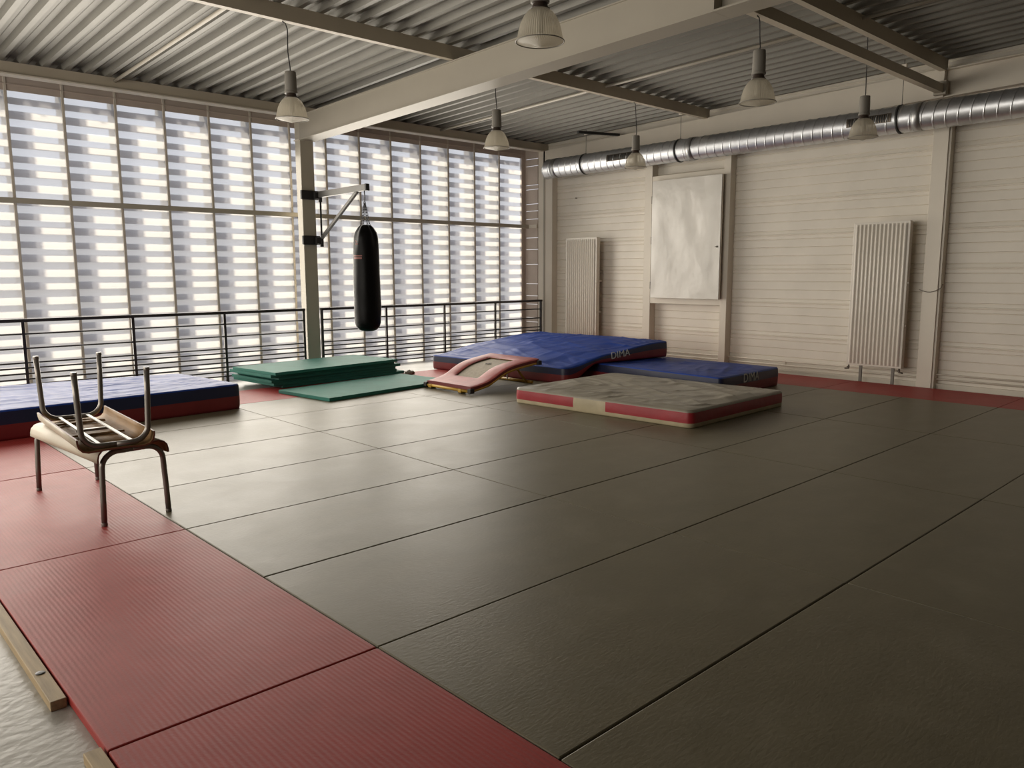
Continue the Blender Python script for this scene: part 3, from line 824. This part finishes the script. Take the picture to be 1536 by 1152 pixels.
# ------------------------------------------------------------------ spiral duct
DX, DZ0, DR = 8.72, 3.292, 0.163
dz = lambda y: DZ0 + 0.005*(5.7-y)
t = thing('ventilation_duct', 'galvanised spiral ventilation duct running along the top of the right wall', 'duct', (DX, 5.66, DZ0))
O = Vector((DX, 5.66, DZ0))
bm = BM()
ys = []; y = 5.56; rad = []
pts = []
seamp = 0.135
while y > YB+0.05:
    pts += [(y, DR), (y-0.003, DR), (y-0.007, DR+0.006), (y-0.013, DR+0.006), (y-0.017, DR), (y-0.020, DR)]; y -= seamp
seg = 40; rings = []
for (y, r) in pts:
    rings.append([bm.verts.new((DX + r*math.cos(2*PI*k/seg), y - 0.03*math.sin(2*PI*k/seg), dz(y) + r*math.sin(2*PI*k/seg))) for k in range(seg)])
for i in range(len(rings)-1):
    for k in range(seg):
        f = bm.faces.new((rings[i][k], rings[i+1][k], rings[i+1][(k+1) % seg], rings[i][(k+1) % seg])); f.smooth = True
bm.faces.new(rings[0])
bmesh.ops.recalc_face_normals(bm, faces=bm.faces)
obj('duct_pipe', Lc(bm, O), M['galv'], t)
def ring(y0, y1, r, m, name):
    bm = BM(); rg = []
    for (y, rr) in ((y0, r-0.006), (y0, r), (y1, r), (y1, r-0.006)):
        rg.append([bm.verts.new((DX+rr*math.cos(2*PI*k/seg), y, dz(y)+rr*math.sin(2*PI*k/seg))) for k in range(seg)])
    for i in range(3):
        for k in range(seg):
            f = bm.faces.new((rg[i][k], rg[i+1][k], rg[i+1][(k+1) % seg], rg[i][(k+1) % seg])); f.smooth = (i == 1)
    bmesh.ops.recalc_face_normals(bm, faces=bm.faces)
    obj(name, Lc(bm, O), m, t)
for yc in (5.33, 2.50, -0.72): ring(yc+0.05, yc-0.05, DR+0.007, M['galv_dull'], 'collar')
for yc in (4.66, 2.74, -0.50, -3.4):
    ring(yc+0.014, yc-0.014, DR+0.011, M['black'], 'clamp_ring')
    bm = BM(); tube(bm, [(DX, yc, dz(yc)+DR+0.01), (DX, yc, zdeck(yc)+0.03)], 0.005, 6); obj('hanger_rod', Lc(bm, O), M['lamp_body'], t)
    bm = BM(); box(bm, DX-0.02, DX+0.02, yc-0.03, yc+0.03, zdeck(yc)-0.09, zdeck(yc)-0.05); obj('rod_clip', Lc(bm, O), M['trim'], t)
def grille(y0, y1):
    bm = BM(); a0, a1 = math.radians(160), math.radians(193); r = DR+0.012
    n = 7; nb = int(abs(y0-y1)/0.028)
    def pt(y, a_, r_): return (DX+r_*math.cos(a_), y, dz(y)+r_*math.sin(a_))
    # frame
    for yy0, yy1, aa0, aa1 in ((y0, y1, a0-.02, a0+.035), (y0, y1, a1-.035, a1+.02), (y0, y0-0.018, a0, a1), (y1+0.018, y1, a0, a1)):
        G = [[bm.verts.new(pt(yy0, aa0+(aa1-aa0)*i/n, r+.002)), bm.verts.new(pt(yy1, aa0+(aa1-aa0)*i/n, r+.002))] for i in range(n+1)]
        for i in range(n): bm.faces.new((G[i][0], G[i+1][0], G[i+1][1], G[i][1]))
    for k in range(nb+1):
        yy = y0+(y1-y0)*k/nb
        G = [[bm.verts.new(pt(yy+0.004, a0+(a1-a0)*i/n, r)), bm.verts.new(pt(yy-0.004, a0+(a1-a0)*i/n, r+.003))] for i in range(n+1)]
        for i in range(n): bm.faces.new((G[i][0], G[i+1][0], G[i+1][1], G[i][1]))
    G = [[bm.verts.new(pt(y0, a0+(a1-a0)*i/n, r-.007)), bm.verts.new(pt(y1, a0+(a1-a0)*i/n, r-.007))] for i in range(n+1)]
    for i in range(n): bm.faces.new((G[i][0], G[i+1][0], G[i+1][1], G[i][1])).material_index = 1
    obj('air_grille', Lc(bm, O), None, t, mats=[M['hinge'], M['black']])
grille(4.06, 3.50); grille(0.10, -0.44)

# ------------------------------------------------------------------ radiators
def radiator(yc, w, z0, z1, nr, label, legs):
    xf = 8.96; t = thing('radiator', label, 'radiator', (xf, yc, 0)); O = Vector((xf, yc, 0))
    bm = BM(); box(bm, xf+0.012, xf+0.10, yc-w/2, yc+w/2, z0, z1, bevel=0.006, seg=2)
    obj('body', Lc(bm, O), M['radiator'], t)
    bm = BM(); n = nr*8; prof = []
    b_ = 0.028
    y0 = yc-w/2+b_; ww = w-2*b_
    G = []
    zs = [z0+0.02, z0+0.035, z0+0.055, z1-0.055, z1-0.035, z1-0.02]
    amp = [0, 0.5, 1, 1, 0.5, 0]
    for i in range(n+1):
        u = i/n; s = 0.5-0.5*math.cos(2*PI*nr*u)
        s = s**0.55
        G.append([bm.verts.new((xf+0.0115 - 0.022*s*a_, y0+ww*u, z)) for z, a_ in zip(zs, amp)])
    for i in range(n):
        for j in range(5):
            f = bm.faces.new((G[i][j], G[i][j+1], G[i+1][j+1], G[i+1][j])); f.smooth = True
    bmesh.ops.recalc_face_normals(bm, faces=bm.faces)
    obj('front_panel', Lc(bm, O), M['radiator'], t)
    bm = BM(); box(bm, xf+0.015, xf+0.10, yc-w/2+0.01, yc+w/2-0.01, z1-0.002, z1+0.006); obj('top_grille', Lc(bm, O), M['radiator'], t)
    for dy in legs:
        bm = BM(); box(bm, xf+0.05, xf+0.075, yc+dy-0.018, yc+dy+0.018, 0.001 if xf+0.05 < 9.0 else ZC, z0+0.02); box(bm, xf+0.04, xf+0.10, yc+dy-0.028, yc+dy+0.028, ZC+0.0, ZC+0.012)
        obj('leg', Lc(bm, O), M['lamp_body'], t)
    for s in (-1, 1):
        bm = BM(); tube(bm, [(xf+0.03, yc+s*(w/2-0.03), z0+0.005), (xf+0.03, yc+s*(w/2-0.03), z0-0.05), (xf+0.02, yc+s*(w/2+0.02), z0-0.055)], 0.011, 8)
        tube(bm, [(xf+0.03, yc+s*(w/2-0.03), z0-0.03), (xf-0.005, yc+s*(w/2-0.03), z0-0.03)], 0.014, 10); obj('valve', Lc(bm, O), M['hinge'], t)
    for z in (z0+0.55, z0+1.1):
        bm = BM(); box(bm, xf+0.10, 9.185, yc-w/2+0.05, yc-w/2+0.08, z, z+0.03); box(bm, xf+0.03, xf+0.06, yc-w/2-0.012, yc-w/2+0.002, z, z+0.02); obj('wall_bracket', Lc(bm, O), M['radiator'], t)
radiator(4.98, 0.74, 0.20, 2.07, 14, 'tall white ribbed radiator behind the bent blue mat, near the corner', (-0.2, 0.2))
radiator(-0.245, 0.72, 0.215, 2.105, 13, 'tall white ribbed radiator beside the wall column', (-0.24, 0.18))

# ------------------------------------------------------------------ heating pipes
t = thing('heating_pipes', 'pair of thin white heating pipes running along the foot of the right wall', 'pipe', (9.14, 1.5, 0.1)); O = Vector((9.14, 1.5, 0.1))
for i, z in enumerate((0.105, 0.165)):
    bm = BM(); tube(bm, [(9.145, -6, z), (9.145, 5.6, z)], 0.011, 8); obj('pipe', Lc(bm, O), M['trim'], t)
for y in (3.9, 1.1, -2.6):
    bm = BM(); box(bm, 9.14, 9.16, y-0.012, y+0.012, 0.09, 0.18); obj('pipe_clip', Lc(bm, O), M['trim'], t)

# ------------------------------------------------------------------ hatch
t = thing('wall_hatch', 'large white hinged hatch panel with glossy wavy sheet on the right wall', 'hatch', (9.02, 3.44, 1.05), 0.0)
bm = BM(); n = 26; G = []
w_, h_ = 1.31, 1.875
for i in range(n+1):
    row = []
    for j in range(n+1):
        u, v = i/n, j/n; e = min(1, min(u, 1-u, v, 1-v)/0.08)
        d = 0.011*e*(fbm(u*2.0, v*2.4, 1.5, 4) + 0.5*fbm(u*4, v*3, 1.6, 8))
        row.append(bm.verts.new((-0.042 - d, -u*w_, v*h_)))
    G.append(row)
for i in range(n):
    for j in range(n):
        f = bm.faces.new((G[i][j], G[i][j+1], G[i+1][j+1], G[i+1][j])); f.smooth = True
bmesh.ops.recalc_face_normals(bm, faces=bm.faces)
bb = BM()
sh = obj('sheet', bm, M['hatch'], t)
bb.free()
bm = BM(); box(bm, -0.0275, 0.0, -w_-0.004, 0.004, -0.004, h_+0.004, bevel=0.003, seg=1); obj('backing_board', bm, M['trim'], t)
for z in (0.20, 0.93, 1.58):
    bm = BM(); tube(bm, [(-0.028, 0.012, z-0.06), (-0.028, 0.012, z+0.06)], 0.009, 8); box(bm, -0.030, 0.03, 0.004, 0.022, z-0.055, z+0.055); obj('hinge', bm, M['hinge'], t)
bm = BM()
tube(bm, [(-0.03, -w_+0.05, 0.80), (-0.048, -w_+0.05, 0.80)], 0.016, 12); tube(bm, [(-0.048, -w_+0.085, 0.80), (-0.048, -w_+0.035, 0.80)], 0.006, 8)
obj('latch', bm, M['hinge'], t)
t.rotation_euler = (0, 0, math.radians(-1.4))

# ------------------------------------------------------------------ small things
bm = BM(); pts = []
for k in range(9):
    u = k/8; pts.append((9.035, -0.74 - 0.26*u, 1.10 - 0.045*math.sin(PI*u) + 0.03*u))
pts += [(9.04, -1.005, 1.17), (9.10, -1.0, 1.16)]
tube(bm, [(p[0], p[1], p[2]+0.14) for p in pts], 0.004, 6)
o = obj('cable', bm, M['hinge'], smooth=True); tag(o, 'thin dark cable looped around the white wall column at chest height', 'cable')
bm = BM(); bmesh.ops.create_icosphere(bm, subdivisions=3, radius=1.0)
for v in bm.verts:
    n_ = 0.75 + 0.35*noise.noise(v.co*2.3) + 0.15*noise.noise(v.co*6)
    v.co = Vector((v.co.x*0.13*n_, v.co.y*0.08*n_, max(0.0, 0.02+v.co.z*0.055*n_)))
for f in bm.faces: f.smooth = True
o = obj('crumpled_cloth', bm, M['grey_vinyl']); o.location = (5.05, 4.80, 0.001); o.rotation_euler = (0, 0, 0.4)
tag(o, 'small crumpled greyish cloth between the green mat stack and the single green mat', 'cloth')
# conduits under the deck
for i, (x, ya_, yb_, lab) in enumerate(((1.66, 6.1, -4.5, 'left of the main beam'), (6.66, 6.1, -4.5, 'right of the main beam'))):
    bm = BM(); tube(bm, [(x, ya_, zdeck(ya_)-0.035), (x, yb_, zdeck(yb_)-0.035)], 0.020, 10)
    o = obj('ceiling_conduit', bm, M['beam']); tag(o, 'pale round conduit running under the ribbed ceiling, ' + lab, 'conduit', 'ceiling conduits')
bm = BM(); bar(bm, (8.25, 4.42, 3.74), (9.06, 4.22, 3.76), 0.05, 0.04); o = obj('steel_bracket', bm, M['black'])
tag(o, 'short dark steel bar sticking out above the duct near the far corner', 'bracket')
# anchor eye on the cladding
bm = BM(); tube(bm, [(9.20, 5.30, 2.80), (9.165, 5.30, 2.80)], 0.008, 8); o = obj('wall_bolt', bm, M['hinge']); tag(o, 'tiny dark bolt in the cladding above the far radiator', 'bolt')

# ------------------------------------------------------------------ light
w = bpy.data.worlds.new('World'); scene.world = w; w.use_nodes = True
nt = w.node_tree
for n in list(nt.nodes): nt.nodes.remove(n)
out = nt.nodes.new('ShaderNodeOutputWorld'); bg = nt.nodes.new('ShaderNodeBackground')
tc = nt.nodes.new('ShaderNodeTexCoord'); sp = nt.nodes.new('ShaderNodeSeparateXYZ'); rp = nt.nodes.new('ShaderNodeValToRGB')
mr = nt.nodes.new('ShaderNodeMapRange'); mr.inputs['From Min'].default_value = -1; mr.inputs['From Max'].default_value = 1
nt.links.new(tc.outputs['Generated'], sp.inputs[0]); nt.links.new(sp.outputs['Z'], mr.inputs['Value']); nt.links.new(mr.outputs[0], rp.inputs['Fac'])
e = rp.color_ramp.elements
e[0].position = 0.40; e[0].color = (0.40, 0.36, 0.31, 1)
e[1].position = 0.66; e[1].color = (0.82, 0.86, 0.95, 1)
x = rp.color_ramp.elements.new(0.50); x.color = (0.49, 0.475, 0.465, 1)
x = rp.color_ramp.elements.new(0.56); x.color = (0.70, 0.73, 0.80, 1)
nt.links.new(rp.outputs['Color'], bg.inputs['Color']); bg.inputs['Strength'].default_value = 1.35
nt.links.new(bg.outputs[0], out.inputs['Surface'])

sd = bpy.data.lights.new('sun', 'SUN'); sd.energy = 6.6; sd.angle = math.radians(4.0); sd.color = (1.0, 0.90, 0.70)
so = bpy.data.objects.new('sun', sd); COL.objects.link(so)
dv = Vector((0.70, -1.0, -1.10)).normalized()
so.rotation_euler = dv.to_track_quat('-Z', 'Y').to_euler(); so.location = (-4, 12, 10)

ad = bpy.data.lights.new('window_light', 'AREA'); ad.shape = 'RECTANGLE'; ad.size = 12.0; ad.size_y = 3.1
ad.energy = 420; ad.spread = math.radians(125); ad.color = (1.0, 0.925, 0.805)
ao = bpy.data.objects.new('window_light', ad); COL.objects.link(ao)
ao.location = (1.9, 6.30, 1.62); ao.rotation_euler = (math.radians(-90), 0, 0)

bd = bpy.data.lights.new('side_fill_light', 'AREA'); bd.shape = 'RECTANGLE'; bd.size = 8.0; bd.size_y = 2.6  # added fill lamp shining from the left; that wall has no window
bd.energy = 225; bd.color = (1.0, 0.935, 0.83); bd.spread = math.radians(140)
bo = bpy.data.objects.new('side_fill_light', bd); COL.objects.link(bo)
bo.location = (XL+0.05, 2.0, 1.9); bo.rotation_euler = (math.radians(90), 0, math.radians(-90))

# ------------------------------------------------------------------ camera
cd = bpy.data.cameras.new('camera'); co = bpy.data.objects.new('camera', cd); COL.objects.link(co)
F = 1174.74; yaw, pit, rol = 0.8182, -0.1425, -0.0030
cy, sy, cp, spn = math.cos(yaw), math.sin(yaw), math.cos(pit), math.sin(pit)
fw = Vector((cp*cy, cp*sy, spn)); rt = Vector((sy, -cy, 0)); up = rt.cross(fw)
r2 = rt*math.cos(rol) + up*math.sin(rol); u2 = -rt*math.sin(rol) + up*math.cos(rol)
Mx = Matrix((r2, u2, -fw)).transposed().to_4x4(); Mx.translation = Vector((-1.6206, -4.5212, 1.482))
co.matrix_world = Mx
cd.sensor_width = 36.0; cd.lens = F/1536*36.0; cd.clip_start = 0.05; cd.clip_end = 200
scene.camera = co

scene.view_settings.view_transform = 'Standard'
scene.view_settings.look = 'None'
scene.view_settings.exposure = 0.0
scene.cycles.use_denoising = True
scene.cycles.max_bounces = 8
scene.cycles.diffuse_bounces = 5
scene.cycles.caustics_refractive = False
scene.cycles.caustics_reflective = False
scene.cycles.sample_clamp_indirect = 4.0
